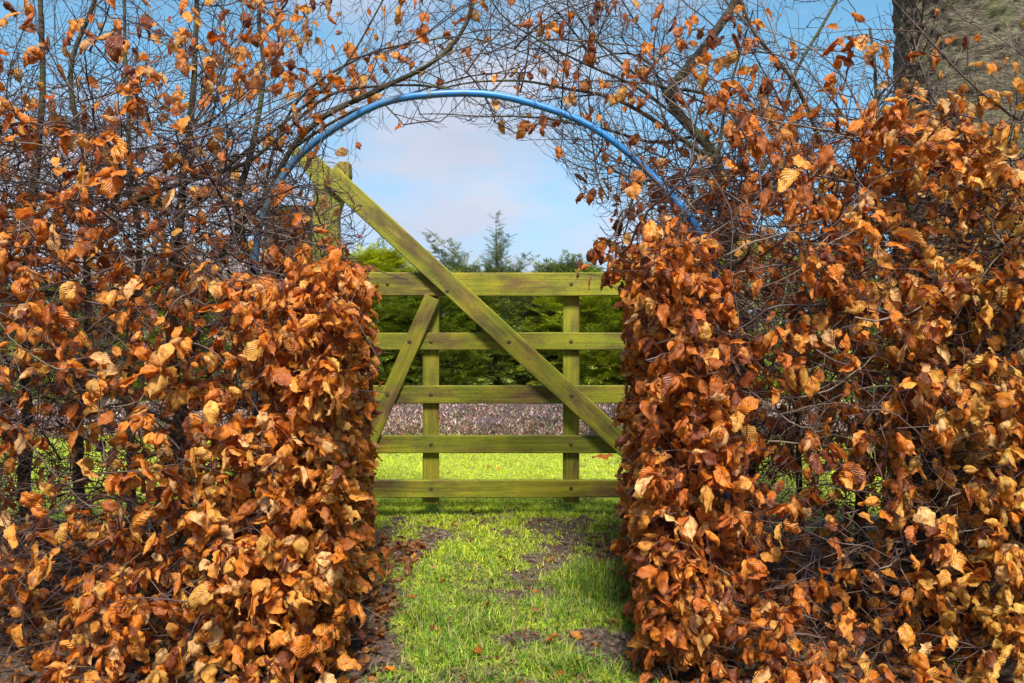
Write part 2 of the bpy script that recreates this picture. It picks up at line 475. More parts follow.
def build_ground():
    xs = np.concatenate([[-260, -80, -30, -14, -8, -5], np.arange(-3.2, -.9, .05), np.arange(-.9, .9, .013), np.arange(.9, 3.2, .05), [3.3, 5, 8, 14, 30, 80, 260]])
    ys = np.concatenate([[-60, -15, -4, 0, .8], np.arange(1.2, 1.8, .05), np.arange(1.8, 4.2, .014), np.arange(4.2, 7.2, .05), [7.6, 9, 12, 20, 50, 120, 400]])
    nx, ny = len(xs), len(ys)
    V = np.zeros((ny, nx, 3)); C = np.zeros((ny, nx, 3))
    for j, y in enumerate(ys):
        for i, x in enumerate(xs):
            fine = abs(x) < 3.3 and 1 < y < 7.3
            V[j, i] = (x, y, gz(x, y) if fine else 0)
            t = turf(x, y) if y < 9 else .9
            C[j, i] = (t, t, t)
    idx = np.arange(nx * ny).reshape(ny, nx)
    Q = np.stack([idx[:-1, :-1], idx[:-1, 1:], idx[1:, 1:], idx[1:, :-1]], -1).reshape(-1, 4)
    o = obj('ground', mesh_np('ground', V.reshape(-1, 3), Q.ravel(), np.full(len(Q), 4), M_GROUND, cols=C.reshape(-1, 3)))
    tag(o, 'brown earth and mossy turf running through the hedge gap and under the gate', 'ground', kind='structure')
build_ground()

# ------------------------------------------------------------------ grass
def blade_proto(bend):
    t = np.array([0, .5, 1.0]); w = np.array([.5, .42, .06])
    V = []
    for ti, wi in zip(t, w):
        y = ti * math.cos(bend * ti); z = ti * math.sin(bend * ti)
        V += [(-wi, y, z), (wi, y, z)]
    V = np.array(V); Q = np.array([[0, 1, 3, 2], [2, 3, 5, 4]])
    U = np.array([(0, a) for a in np.repeat(t, 2)])
    return (V, Q, U)

def build_grass():
    c = Cards([blade_proto(b) for b in (.2, .5, .8, 1.2)])
    r = random.Random(3)
    def put(x, y, h, far):
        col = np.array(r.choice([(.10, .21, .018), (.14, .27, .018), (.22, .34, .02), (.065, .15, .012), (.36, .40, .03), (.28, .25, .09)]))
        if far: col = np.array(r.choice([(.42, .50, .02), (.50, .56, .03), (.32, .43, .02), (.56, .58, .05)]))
        if r.random() < .07: col = np.array((.34, .28, .13))
        lean = r.random() * (.9 if far else .75)
        az = r.random() * 6.283
        d = (math.cos(az) * lean, math.sin(az) * lean, 1)
        n = (math.cos(az) + r.gauss(0, .3), math.sin(az) + r.gauss(0, .3), 0)
        wid = (.0032 if not far else .0045) / h * r.uniform(.7, 1.2)
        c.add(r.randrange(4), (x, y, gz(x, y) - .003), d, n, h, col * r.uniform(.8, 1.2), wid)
    for _ in range(120000):
        x = r.uniform(-.75, .75); y = 1.75 + 2.5 * r.random()
        t = turf(x, y)
        if r.random() > (t - .02) * .95 and r.random() > .05: continue
        h = r.uniform(.008, .034) * (.6 + .6 * min(1, max(0, t)))
        for bx, by, rx, ry, s in TUFTS:
            h += .055 * s * math.exp(-((x - bx) / rx) ** 2 - ((y - by) / ry) ** 2) * r.uniform(.4, 1)
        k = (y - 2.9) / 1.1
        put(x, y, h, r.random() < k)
    for _ in range(75000):
        y = 3.7 + 3.0 * r.random() ** .9; x = r.uniform(-.62, .62) * y
        if r.random() > (turf(x, y) - .15) * 1.6: continue
        put(x, y, r.uniform(.014, .036), True)
    for _ in range(900):      # weedy stems among bare soil beneath the hedges
        x = r.choice([-1, 1]) * r.uniform(.5, 2.0); y = r.uniform(2.0, 3.4)
        put(x, y, r.uniform(.03, .08), False)
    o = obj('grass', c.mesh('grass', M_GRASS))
    tag(o, 'short bright green grass growing in tufts through the gap and over the lawn', 'grass', kind='stuff')
build_grass()

# ------------------------------------------------------------------ leaf prototypes
def leaf_proto(fold, bend, twist, curl, seed, wr=.31):
    rr = random.Random(seed)
    nu, nv = 6, 10
    V, U = [], []
    ph = rr.uniform(0, 6); side_f = rr.uniform(.5, 1.4); kink = rr.uniform(-.5, .5); crk = rr.uniform(.6, 1.5)
    for j in range(nv + 1):
        v = j / nv
        w = wr * (math.sin(math.pi * min(1, v ** .78)) ** .85) if 0 < v < 1 else .006
        if v > .7: w *= (1 - (v - .7) * 1.5)
        ang = bend * v + kink * math.sin(v * 4.5 + ph)
        w *= 1 + .09 * math.sin(v * 21 + ph) + .06 * math.sin(v * 37)
        if j == 0: cy_, cz_ = 0.0, 0.0
        else:
            cy_ += math.cos((ang + pang) / 2) / nv; cz_ -= math.sin((ang + pang) / 2) / nv
        pang = ang; cy, cz = cy_, cz_
        for i in range(nu + 1):
            u = (i / nu - .5) * 2
            f = fold * (1 + .3 * math.sin(ph + v * 3))
            ux = abs(u)
            # cross-section: folded up at midrib then curling back at the margin
            a1 = f * (side_f if u > 0 else 2 - side_f) - curl * ux ** 1.5
            x = math.copysign(w * ux * math.cos(a1), u)
            z = w * ux * math.sin(a1)
            z += crk * .05 * math.sin(v * 10 + ph + (2.2 if u > 0 else 0)) * ux + crk * .022 * math.sin(v * 34 + u * 5 + ph) * ux + .03 * math.sin(v * 17 + ph * 2 + u * 2)
            tw = twist * v
            x, z = x * math.cos(tw) - z * math.sin(tw), x * math.sin(tw) + z * math.cos(tw)
            # along the bend
            V.append((x, cy + z * math.sin(ang), cz + z * math.cos(ang)))
            U.append((i / nu, v))
    Q = []
    for j in range(nv):
        for i in range(nu):
            a_ = j * (nu + 1) + i
            Q.append((a_, a_ + 1, a_ + nu + 2, a_ + nu + 1))
    return (np.array(V), np.array(Q), np.array(U))

LP = []
_r = random.Random(5)
for k in range(34):
    LP.append(leaf_proto(_r.uniform(.15, 1.25), _r.uniform(-.9, 2.2), _r.uniform(-1.3, 1.3), _r.uniform(-.4, 2.0), k, _r.uniform(.22, .32)))
for k in range(3):       # flat, open leaves
    LP.append(leaf_proto(_r.uniform(.1, .3), _r.uniform(-.2, .5), _r.uniform(-.2, .2), _r.uniform(0, .4), 50 + k, .33))

LEAFCOL = [((.66, .195, .017), 5), ((.74, .285, .04), 5), ((.46, .12, .014), 3.2), ((.20, .048, .012), 2.2), ((.74, .40, .145), 1.7), ((.70, .34, .06), 2)]
LC = np.array([c[0] for c in LEAFCOL]); LWt = np.array([c[1] for c in LEAFCOL], float)
def leafcol(r, gold=0.0, red=0.0):
    w = LWt.copy()
    w[4] *= 1 + 1.5 * gold; w[5] *= 1 + 4 * gold; w[2] *= 1 + 1.6 * red; w[3] *= 1 + .8 * red; w[1] *= 1 - .4 * red
    k = r.choices(range(6), w)[0]
    c = LC[k] * r.uniform(.78, 1.15)
    if gold: c = c * np.array([1 - .1 * gold, 1 + .12 * gold, 1.0])
    return c

# ------------------------------------------------------------------ density charts of the hedge face (X, Z plane), 64 px cells
LG = """
2233543222221100
3344632132333100
2233330122334521
2222100012335663
4433400004456776
3346760003664777
2356780000743678
3345690000832577
3345790009823577
3468990009722467
4578990008743577
4467880007776677
"""
TG = """
4556777777755200
5566777777776200
7777653787888521
8889410024788742
9998620002567765
9998720002677776
8887770000877777
8887770000777777
8777770007777777
8777770007777777
7777770007777777
6666660006666666
"""
def grid(s):
    g = np.array([[int(ch) for ch in ln] for ln in s.strip().split()], float)
    return g
LG = grid(LG); TG = grid(TG)
def chart(g, x, z, yref):
    px = 512 + x * F / yref; py = HZ + (CH - z) * F / yref
    c = px / 64 - .5; r_ = py / 62.1 + 1 - .5
    c = min(max(c, 0), 14.999); r_ = min(max(r_, 0), 10.999)
    i, j = int(r_), int(c); a_, b_ = r_ - i, c - j
    return (g[i, j] * (1 - a_) * (1 - b_) + g[i + 1, j] * a_ * (1 - b_) + g[i, j + 1] * (1 - a_) * b_ + g[i + 1, j + 1] * a_ * b_)

XL, XR = -.545, .445      # hedge ends at the gap
YF, YB = 2.0, 3.15       # hedge front and back
# pipe arch, traced then given its real distance
PIPE = [(262, 640), (260, 560), (258, 470), (255, 380), (254, 300), (256, 245), (263, 214), (283, 176), (303, 153), (333, 130), (380, 105), (430, 94.5), (482, 93), (530, 102), (580, 120), (630, 153), (665, 188), (692, 222), (708, 252), (719, 290), (724, 340), (726, 420), (727, 520), (727, 640)]
ap = np.array([(W(x, y, 2.75)[0], W(x, y, 2.75)[2]) for x, y in PIPE[5:20]])
def xl(y): return XL + (3.15 - y) * .10
def xr(y): return XR - (3.15 - y) * .09
def arch_z(x):
    return float(np.interp(x, ap[:, 0], ap[:, 1]))
def in_gap(x, y, z):
    """open air of the gateway"""
    if x <= xl(y) or x >= xr(y):
        # shoulders above the dense part
        return False
    top = arch_z(x) - (.06 if x < .1 else .06 + .32 * min(1, (x - .1) / .3))
    return z < top

_pl = [W(x, y, 2.58) for x, y in PIPE]
_t = np.linspace(0, len(_pl) - 1, 160)
pp_x = np.interp(_t, range(len(_pl)), [p[0] for p in _pl]); pp_z = np.interp(_t, range(len(_pl)), [p[2] for p in _pl])
# ------------------------------------------------------------------ space-filling branch growth
def colonize(seeds, attract, step=.036, infl=.45, kill=.036, iters=110, rng=RNG, jit=.2):
    pos = [np.array(p) for p, _ in seeds]; par = [q for _, q in seeds]
    nch = [0] * len(pos)
    for q in par:
        if q >= 0: nch[q] += 1
    A = np.array(attract)
    P = np.array(pos)
    nd_ = np.full(len(A), 1e9); ni = np.zeros(len(A), int)
    def upd(newP, base):
        nonlocal nd_, ni
        for s in range(0, len(newP), 256):
            d = np.linalg.norm(A[:, None, :] - newP[None, s:s + 256, :], axis=2)
            k = d.argmin(1); dm = d[np.arange(len(A)), k]
            m = dm < nd_
            nd_[m] = dm[m]; ni[m] = k[m] + base + s
    upd(P, 0)
    for it in range(iters):
        keep = nd_ > kill
        A = A[keep]; nd_ = nd_[keep]; ni = ni[keep]
        act = nd_ < infl
        if not act.any(): break
        idx = ni[act]
        vec = A[act] - P[idx]; vec /= np.linalg.norm(vec, axis=1)[:, None] + 1e-9
        acc = {}
        for k, v in zip(idx, vec):
            if k in acc: acc[k] += v
            else: acc[k] = v.copy()
        newp = []
        for k, v in acc.items():
            if nch[k] >= 3: continue
            ln = np.linalg.norm(v)
            if ln < 1e-6: continue
            v = v / ln + rng.normal(0, jit, 3)
            v /= np.linalg.norm(v)
            q = P[k] + v * step * rng.uniform(.7, 1.25)
            newp.append(q); par.append(int(k)); nch[k] += 1; nch.append(0)
        if not newp: break
        # attractors tied to saturated nodes would stall: drop some of them
        newp = np.array(newp); base = len(P)
        P = np.concatenate([P, newp])
        upd(newp, base)
        sat = np.array([nch[k] >= 3 for k in ni]) if len(ni) else np.zeros(0, bool)
        drop = sat & (rng.random(len(ni)) < .25)
        if drop.any():
            A = A[~drop]; nd_ = nd_[~drop]; ni = ni[~drop]
    return P, np.array(par)

def smooth_path(pts, n=None, wob=.012, seed=0):
    """Catmull-Rom through pts with a little wander"""
    P = [Vector(p) for p in pts]
    out = []
    for i in range(len(P) - 1):
        p0 = P[max(0, i - 1)]; p1 = P[i]; p2 = P[i + 1]; p3 = P[min(len(P) - 1, i + 2)]
        k = max(2, int((p2 - p1).length / .045))
        for j in range(k):
            t = j / k
            q = .5 * ((2 * p1) + (-p0 + p2) * t + (2 * p0 - 5 * p1 + 4 * p2 - p3) * t * t + (-p0 + 3 * p1 - 3 * p2 + p3) * t ** 3)
            out.append(q)
    out.append(P[-1])
    res = []
    for i, q in enumerate(out):
        o = Vector((noise.noise((q.z * 4, seed * 7.1, 0)), noise.noise((q.z * 4, q.x * 3, seed * 3.3)), noise.noise((q.x * 4, seed * 1.7, 5)))) * wob * 2
        res.append(tuple(q + o))
    return res

def hedge(side, label, stems, branches, n_attract, n_fill, seed):
    rng = np.random.default_rng(seed); r = random.Random(seed)
    root = empty('beech_hedge', (-1.6 if side < 0 else 1.6, 2.65, 0))
    tag(root, label, 'hedge')
    base = Vector(root.location)
    def sub(pts): return [tuple(Vector(p) - base) for p in pts]
    seeds = []
    def place(paths, name, mat):
        for k, (pts, r0, r1) in enumerate(paths):
            sp = smooth_path([W(*p) for p in pts], seed=seed + k)
            n = len(sp)
            rad = [(r0 + (r1 - r0) * (i / (n - 1)) ** .62) * (1 + .16 * noise.noise((i * .5, k * 3.1, seed))) for i in range(n)]
            if name == 'stem':
                for i in range(min(5, n)): rad[i] *= 1 + .5 * (1 - i / 5) 
            T = Tubes(); T.add(sub(sp), rad, 8 if r0 > .01 else 6, (.1, .085, .06))
            obj(name, T.mesh(name, mat), root)
            st = len(seeds)
            for i, p in enumerate(sp):
                if p[2] < .1: continue
                seeds.append((p, len(seeds) - 1 if len(seeds) > st else -1))
    place(stems, 'stem', M_STEM)
    place(branches, 'branch', M_STEM)
    # attraction points
    xa, xb = (-2.6, XL + .1) if side < 0 else (XR - .1, 2.7)
    A = []
    while len(A) < n_attract:
        over = r.random() < .11
        if over:
            x = r.uniform(-2.6, .25) if side < 0 else r.uniform(-.35, 2.7)
            z = r.uniform(1.25, 2.35); y = r.uniform(2.62, 3.1)
        else:
            x = r.uniform(xa, xb); z = r.uniform(.03, 1.55); y = r.uniform(YF + .05, YB)
        if in_gap(x, y, z): continue
        if r.random() * 9 > chart(TG, x, z, 2.7): continue
        A.append((x, y, z))
    P, par = colonize(seeds, A, rng=rng)
    n = len(P); nseed = len(seeds)
    ch = [[] for _ in range(n)]
    for i, q in enumerate(par):
        if q >= 0: ch[q].append(i)
    rad = np.zeros(n)
    for i in range(n - 1, -1, -1):
        if not ch[i]: rad[i] = .0013
        else:
            rad[i] = sum(rad[c] ** 2.5 for c in ch[i]) ** (1 / 2.5)
    rad = np.minimum(rad, .011)
    TW = Tubes()
    cols = [(.055, .030, .026), (.085, .050, .036), (.045, .024, .027), (.15, .105, .07)]
    tcol = lambda: np.array(r.choice(cols)) * r.uniform(.8, 1.2)
    cards = Cards(LP)
    nleaf = 0
    def near_pipe(x, y, z):
        if y > 2.62 or z < .97: return False
        return bool(np.min((pp_x - x * 2.58 / y) ** 2 + (pp_z - (CH + (z - CH) * 2.58 / y)) ** 2) < .045 ** 2) if False else bool(np.min((pp_x - x) ** 2 + (pp_z - z + .03) ** 2) < .085 ** 2)
    def add_leaf(p, bias=None, big=1.0):
        nonlocal nleaf
        x, y, z = p
        if near_pipe(x, y, z) and r.random() < (.92 if x > 0 else .75): return
        gold = 0; red = 0
        if side > 0:
            gold = min(1, max(0, (x - .95) / .5)); red = min(1, max(0, (1.0 - x) / .5))
        elif z < .9 : gold = .15
        out = Vector((0, -1, 0))
        if bias is not None: out = Vector(bias)
        d = out * r.uniform(0, .8) + Vector((r.gauss(0, .55), r.gauss(0, .35), -.75 + r.gauss(0, .5)))
        nn = out * 1.1 + Vector((r.gauss(0, .55), r.gauss(0, .4), .55 + r.gauss(0, .5)))
        s = r.uniform(.038, .074) * big
        if r.random() < .2: s *= .7
        if r.random() < .05 and y < 2.6: s *= 1.25
        k = r.randrange(len(LP))
        cards.add(k, tuple(Vector(p) - base), d[:], nn[:], s, leafcol(r, gold, red))
        nleaf += 1
    def clus(x, y, z):
        return min(1.5, max(.12, .75 + 1.9 * noise.noise((x * 5.5, y * 5.5, z * 6.5 + seed))))
    def leaf_rate(x, y, z):
        l = chart(LG, x, z, 2.45) / 9 * clus(x, y, z)
        w = 1.25 - .85 * (y - YF) / (YB - YF)
        w *= .42 if z < 1.35 else .62
        if abs(x - (xl(y) if side < 0 else xr(y))) < .2 and z < 1.2: w = .9
        return l ** 1.4 * w
    def bias_at(x, y, z):
        e_ = (x - xl(y)) if side < 0 else (xr(y) - x)
        if e_ > -.12 and z < 1.3: return (-side * .7, -.8, 0)
        return (0, -1, 0)
    # chains
    started = set()
    stack = []
    for i in range(n):
        for k, c in enumerate(sorted(ch[i], key=lambda c: -rad[c])):
            if c < nseed: continue
            if i < nseed or k > 0: stack.append((i, c))
    for (p0, c0) in stack:
        chn = [p0]; c = c0
        while True:
            chn.append(c)
            if not ch[c]: break
            c = max(ch[c], key=lambda q: rad[q])
        pts = np.array([P[q] for q in chn]); rr_ = [min(rad[q], rad[chn[1]]) for q in chn]
        rr_[-1] *= .5
        if r.random() < .0: continue
        TW.add(pts - np.array(base), rr_, 4 if rad[c0] > .003 else 3, tcol())
    # side twiglets and leaves
    for i in range(nseed, n):
        if rad[i] > .0042: continue
        if P[i][2] > 1.3 and r.random() < .35: continue
        p = P[i]; x, y, z = p
        if in_gap(x, y, z) and z < 1.3: continue
        lr = leaf_rate(x, y, z)
        up = z > 1.35
        for _ in range(1 if r.random() < (.45 if up else .55) else 0):
            d = Vector((r.gauss(0, 1), r.gauss(-.2, .6), r.gauss(.15, .7))).normalized()
            L_ = r.uniform(.04, .13)
            q = Vector(p); pp = [tuple(q - base)]
            m = 3
            for t in range(m):
                d = (d + Vector((r.gauss(0, .3), r.gauss(0, .3), r.gauss(.08, .3)))).normalized()
                q = q + d * L_ / m
                pp.append(tuple(q - base))
                if r.random() < lr * .8: add_leaf(tuple(q), bias_at(*q))
            TW.add(pp, [.0011, .0010, .0009, .0005], 3, tcol())
        if r.random() < lr * .55: add_leaf(tuple(p), bias_at(x, y, z))
    # long whips with alternate side twigs
    def whip(p, d, L_, r0, jit, lev=0):
        q = Vector(p); pts = [tuple(q - base)]; rad_ = [r0]
        cur = Vector((r.gauss(0, .05), r.gauss(0, .03), r.gauss(.0, .05)))
        m = max(3, int(L_ / .028)); sgn = 1
        for t in range(m):
            d = (d + cur + Vector((r.gauss(0, jit), r.gauss(0, jit), r.gauss(0, jit)))).normalized()
            nq = q + d * (L_ / m)
            if in_gap(*nq):
                if nq.z < 1.2: break
                d = (d + Vector((0, 0, .9))).normalized(); nq = q + d * (L_ / m)
                if in_gap(*nq) and r.random() < .4: break
            if chart(TG, nq.x, nq.z, 2.7) < 2.2 and nq.z > 1.3 and r.random() < .6: break
            if nq.y < YF + .12 or nq.y > YB: d.y *= -.5
            q = nq
            pts.append(tuple(q - base)); rad_.append(r0 + (.0009 - r0) * (t + 1) / m)
            if lev < 2 and t > 0 and r.random() < (.55 if lev == 0 else .4):
                sgn = -sgn
                ax_ = Vector((r.gauss(0, .4), sgn * 1.0, r.gauss(0, .4)))
                sd = (Matrix.Rotation(r.uniform(.5, 1.1), 3, ax_.normalized()) @ d)
                whip(tuple(q), sd, (L_ * .33 if lev == 0 else L_ * .45) * r.uniform(.35, 1.1), rad_[-1] * .7, jit * 1.3, lev + 1)
            lr = leaf_rate(*q)
            if lev > 0 and r.random() < lr * .55: add_leaf(tuple(q), bias_at(*q))
        if len(pts) > 2: TW.add(pts, rad_, 3 if r0 < .002 else 4, tcol())
    hi = [i for i in range(n) if P[i][2] > 1.2 and rad[i] > .0018 or (i < nseed and P[i][2] > 1.2)]
    for _ in range(240):
        p = P[r.choice(hi)]
        if r.random() * 9 > chart(TG, p[0], p[2], 2.7): continue
        if r.random() < .6: d = Vector((-side * r.uniform(.3, 1), r.gauss(0, .18), r.gauss(.25, .45)))
        else: d = Vector((r.gauss(0, .5), r.gauss(0, .2), r.uniform(.2, 1)))
        whip(p, d.normalized(), r.uniform(.3, 1.0), r.uniform(.0022, .0040), .055)
    for _ in range(900):
        p = P[r.randrange(nseed, n)]
        if p[2] > 1.55: continue
        d = Vector((r.gauss(0, 1), r.gauss(-.4, .5), r.gauss(.15, .5))).normalized()
        whip(p, d, r.uniform(.2, .55), r.uniform(.002, .0036), .14)
    # leafy sprigs crowding the clipped faces
    for _ in range(0 if side < 0 else 170):
        t = r.random()
        tip = Vector((.27 + .42 * t + r.gauss(0, .035), r.uniform(2.45, 2.95), 1.16 + .36 * t * r.random() + r.gauss(0, .05)))
        st = tip + Vector((.13, r.gauss(0, .04), -.02 + r.gauss(0, .04)))
        TW.add([tuple(st - base), tuple((st + tip) / 2 - base), tuple(tip - base)], [.0018, .0014, .0007], 3, tcol())
        for _k in range(r.randint(2, 4)): add_leaf(tuple(st.lerp(tip, r.uniform(.3, 1))), (-.3, -1, 0), .85)
    for _ in range(n_fill):
        if r.random() < (.26 if side < 0 else .26):
            y = r.uniform(YF, YB); x = (xl(y) - r.expovariate(9) if side < 0 else xr(y) + r.expovariate(9)); z = r.uniform(.08, 1.22)
            b = (-side * .8, -.7, .0)
            if side < 0 and z > .95 + .075 * y - .0: continue
            if r.random() > .93: continue
            if r.random() > chart(LG, x, z, 2.9) / 9 + .35: continue
        else:
            y = YF + r.expovariate(5.5); x = r.uniform(*((-2.5, xl(y)) if side < 0 else (xr(y), 2.6))); z = r.uniform(.02, 1.75)
            if y > YB: continue
            b = (0, -1, 0)
            if side < 0 and x > -.95 and z > .93 + .078 * y: continue
            if r.random() > (chart(LG, x, z, 2.3) / 9) ** 1.9 * clus(x, y * .4, z): continue
        z += .03 * noise.noise((x * 4, z * 4, 2))
        tip = Vector((x, y, z))
        inward = Vector((side * r.uniform(.3, 1) if b[0] else r.gauss(0, .5), r.uniform(.3, 1), r.gauss(-.35, .4))).normalized()
        L_ = r.uniform(.08, .2)
        mid = tip + inward * L_ * .5 + Vector((r.gauss(0, .012), r.gauss(0, .012), r.gauss(0, .012)))
        st = tip + inward * L_ + Vector((r.gauss(0, .02), r.gauss(0, .02), -.02))
        TW.add([tuple(st - base), tuple(mid - base), tuple(tip - base)], [.0018, .0014, .0007], 3, tcol())
        for t in range(r.randint(3, 6)):
            f = r.random() ** 2 * .7
            q = tip + inward * L_ * f + Vector((r.gauss(0, .004), r.gauss(0, .004), r.gauss(0, .004)))
            add_leaf(tuple(q), b)
    t = obj('twigs', TW.mesh('twigs', M_TWIG), root)
    f = obj('foliage', cards.mesh('foliage', M_LEAF), root)
    print('hedge', side, 'nodes', n, 'leaves', nleaf, 'tubes verts', TW.n)
    return root

SL = [
 ([(35, 640, 2.75), (28, 500, 2.75), (25, 380, 2.75), (30, 250, 2.75), (42, 120, 2.75), (40, 20, 2.7), (46, -90, 2.7)], .030, .006),
 ([(92, 600, 2.95), (80, 450, 2.95), (86, 300, 2.95), (90, 190, 2.9), (72, 90, 2.85), (100, -20, 2.8), (115, -100, 2.8)], .026, .005),
 ([(128, 640, 2.55), (134, 470, 2.55), (128, 360, 2.6), (138, 240, 2.6), (128, 150, 2.6), (126, 60, 2.6), (120, -60, 2.6)], .020, .004),
 ([(186, 660, 2.7), (184, 520, 2.7), (180, 430, 2.7), (168, 330, 2.7), (172, 250, 2.7), (186, 170, 2.7), (196, 80, 2.7), (190, -40, 2.7)], .036, .006),
 ([(150, 650, 2.9), (165, 470, 2.9), (190, 370, 2.9), (205, 290, 2.85), (232, 235, 2.8), (266, 196, 2.78), (290, 150, 2.75), (330, 112, 2.75), (380, 88, 2.75), (430, 62, 2.75), (470, 20, 2.75), (490, -60, 2.75)], .026, .006),
 ([(292, 660, 2.65), (290, 480, 2.65), (298, 360, 2.7), (262, 280, 2.7), (240, 200, 2.7), (262, 110, 2.7), (262, 20, 2.7), (275, -70, 2.7)], .028, .005),
 ([(-120, 660, 2.7), (-125, 400, 2.7), (-110, 200, 2.7), (-130, -60, 2.7)], .03, .006),
 ([(-260, 660, 2.7), (-250, 400, 2.7), (-265, 200, 2.7), (-240, -60, 2.7)], .03, .006),
 ([(335, 620, 2.95), (325, 480, 2.95), (330, 380, 2.95), (300, 310, 2.95)], .018, .006),
]
BL = [
 ([(130, 202, 2.65), (165, 190, 2.65), (205, 176, 2.7), (250, 158, 2.72), (285, 132, 2.75), (330, 96, 2.75), (400, 84, 2.78), (470, 96, 2.8), (545, 104, 2.8)], .011, .0022),
 ([(190, 210, 2.7), (230, 170, 2.68), (290, 118, 2.65), (350, 60, 2.62), (380, 0, 2.6), (410, -60, 2.6)], .009, .002),
 ([(266, 196, 2.78), (275, 130, 2.75), (320, 80, 2.7), (400, 46, 2.7), (480, 40, 2.7), (540, 60, 2.7)], .007, .0018),
 ([(290, 150, 2.75), (340, 122, 2.8), (400, 92, 2.82), (470, 78, 2.85), (530, 70, 2.85)], .007, .0018),
 ([(90, 210, 2.8), (150, 200, 2.75), (200, 220, 2.7), (260, 232, 2.7), (310, 226, 2.7), (360, 205, 2.72)], .008, .0016),
 ([(28, 300, 2.75), (80, 290, 2.6), (150, 285, 2.5), (230, 280, 2.45), (280, 270, 2.4)], .009, .003),
 ([(172, 260, 2.7), (140, 190, 2.65), (100, 150, 2.6), (60, 120, 2.5)], .009, .003),
 ([(186, 170, 2.7), (215, 110, 2.65), (225, 50, 2.6), (215, -30, 2.6)], .006, .002),
 ([(180, 430, 2.7), (120, 400, 2.6), (60, 385, 2.45), (10, 400, 2.35)], .009, .003),
]
SR = [
 ([(757, 650, 2.75), (752, 520, 2.75), (748, 420, 2.75), (740, 320, 2.75), (728, 240, 2.75), (717, 170, 2.75), (712, 150, 2.75), (690, 124, 2.75), (668, 96, 2.75), (684, 70, 2.75), (712, 36, 2.75), (742, -6, 2.75), (790, -90, 2.75)], .034, .013),
 ([(866, 650, 2.8), (858, 520, 2.8), (862, 420, 2.8), (850, 290, 2.8), (838, 220, 2.8), (824, 150, 2.78), (795, 90, 2.75), (752, 30, 2.75), (735, -40, 2.75)], .024, .005),
 ([(700, 640, 2.6), (705, 500, 2.6), (690, 400, 2.65), (700, 300, 2.7), (730, 220, 2.7), (775, 150, 2.7), (800, 70, 2.7), (850, -30, 2.7)], .018, .004),
 ([(935, 650, 2.5), (925, 450, 2.5), (930, 300, 2.5), (905, 200, 2.5), (880, 110, 2.5), (870, 30, 2.5)], .02, .004),
 ([(1010, 650, 2.6), (1005, 400, 2.6), (1015, 250, 2.55), (1000, 150, 2.5)], .02, .004),
 ([(1120, 650, 2.7), (1130, 400, 2.7), (1110, 200, 2.7), (1120, -20, 2.7)], .03, .006),
 ([(1260, 650, 2.7), (1250, 400, 2.7), (1265, 200, 2.7), (1250, 0, 2.7)], .03, .006),
 ([(795, 650, 3.0), (800, 480, 3.0), (790, 340, 3.0), (800, 240, 2.95), (770, 170, 2.9)], .018, .006),
]
BR = [
 ([(716, 160, 2.75), (680, 136, 2.75), (640, 112, 2.75), (600, 96, 2.78), (550, 84, 2.78), (490, 82, 2.8), (420, 92, 2.8)], .011, .0022),
 ([(722, 112, 2.75), (700, 98, 2.73), (665, 92, 2.72), (630, 74, 2.7), (605, 52, 2.7), (588, 36, 2.7), (560, -20, 2.7)], .009, .0022),
 ([(668, 96, 2.75), (655, 66, 2.75), (630, 54, 2.75), (600, 58, 2.75), (575, 66, 2.75)], .007, .0018),
 ([(700, 135, 2.78), (650, 140, 2.8), (590, 128, 2.82), (530, 118, 2.82), (470, 112, 2.82), (420, 118, 2.8)], .007, .0016),
 ([(716, 160, 2.75), (722, 112, 2.75), (740, 60, 2.72), (752, 10, 2.7)], .008, .003),
 ([(728, 230, 2.75), (690, 200, 2.7), (650, 175, 2.68), (610, 160, 2.68), (585, 150, 2.68)], .007, .0016),
 ([(690, 124, 2.75), (640, 88, 2.7), (590, 66, 2.68), (545, 40, 2.68), (500, 10, 2.65), (470, -40, 2.65)], .007, .0018),
 ([(740, 320, 2.75), (680, 290, 2.6), (640, 270, 2.5), (610, 240, 2.5)], .008, .002),
 ([(850, 290, 2.8), (800, 280, 2.6), (740, 300, 2.45), (690, 300, 2.35)], .008, .003),
 ([(838, 220, 2.8), (870, 150, 2.65), (880, 90, 2.55), (930, 60, 2.45)], .006, .002),
]
hl = hedge(-1, 'copper leaved beech hedge left of the gap, bare twigs reaching over the blue pipe', SL, BL, 13500, 5200, 21)
hr = hedge(1, 'rust leaved beech hedge right of the gap, golden where it wraps the old trunk', SR, BR, 13500, 5600, 33)

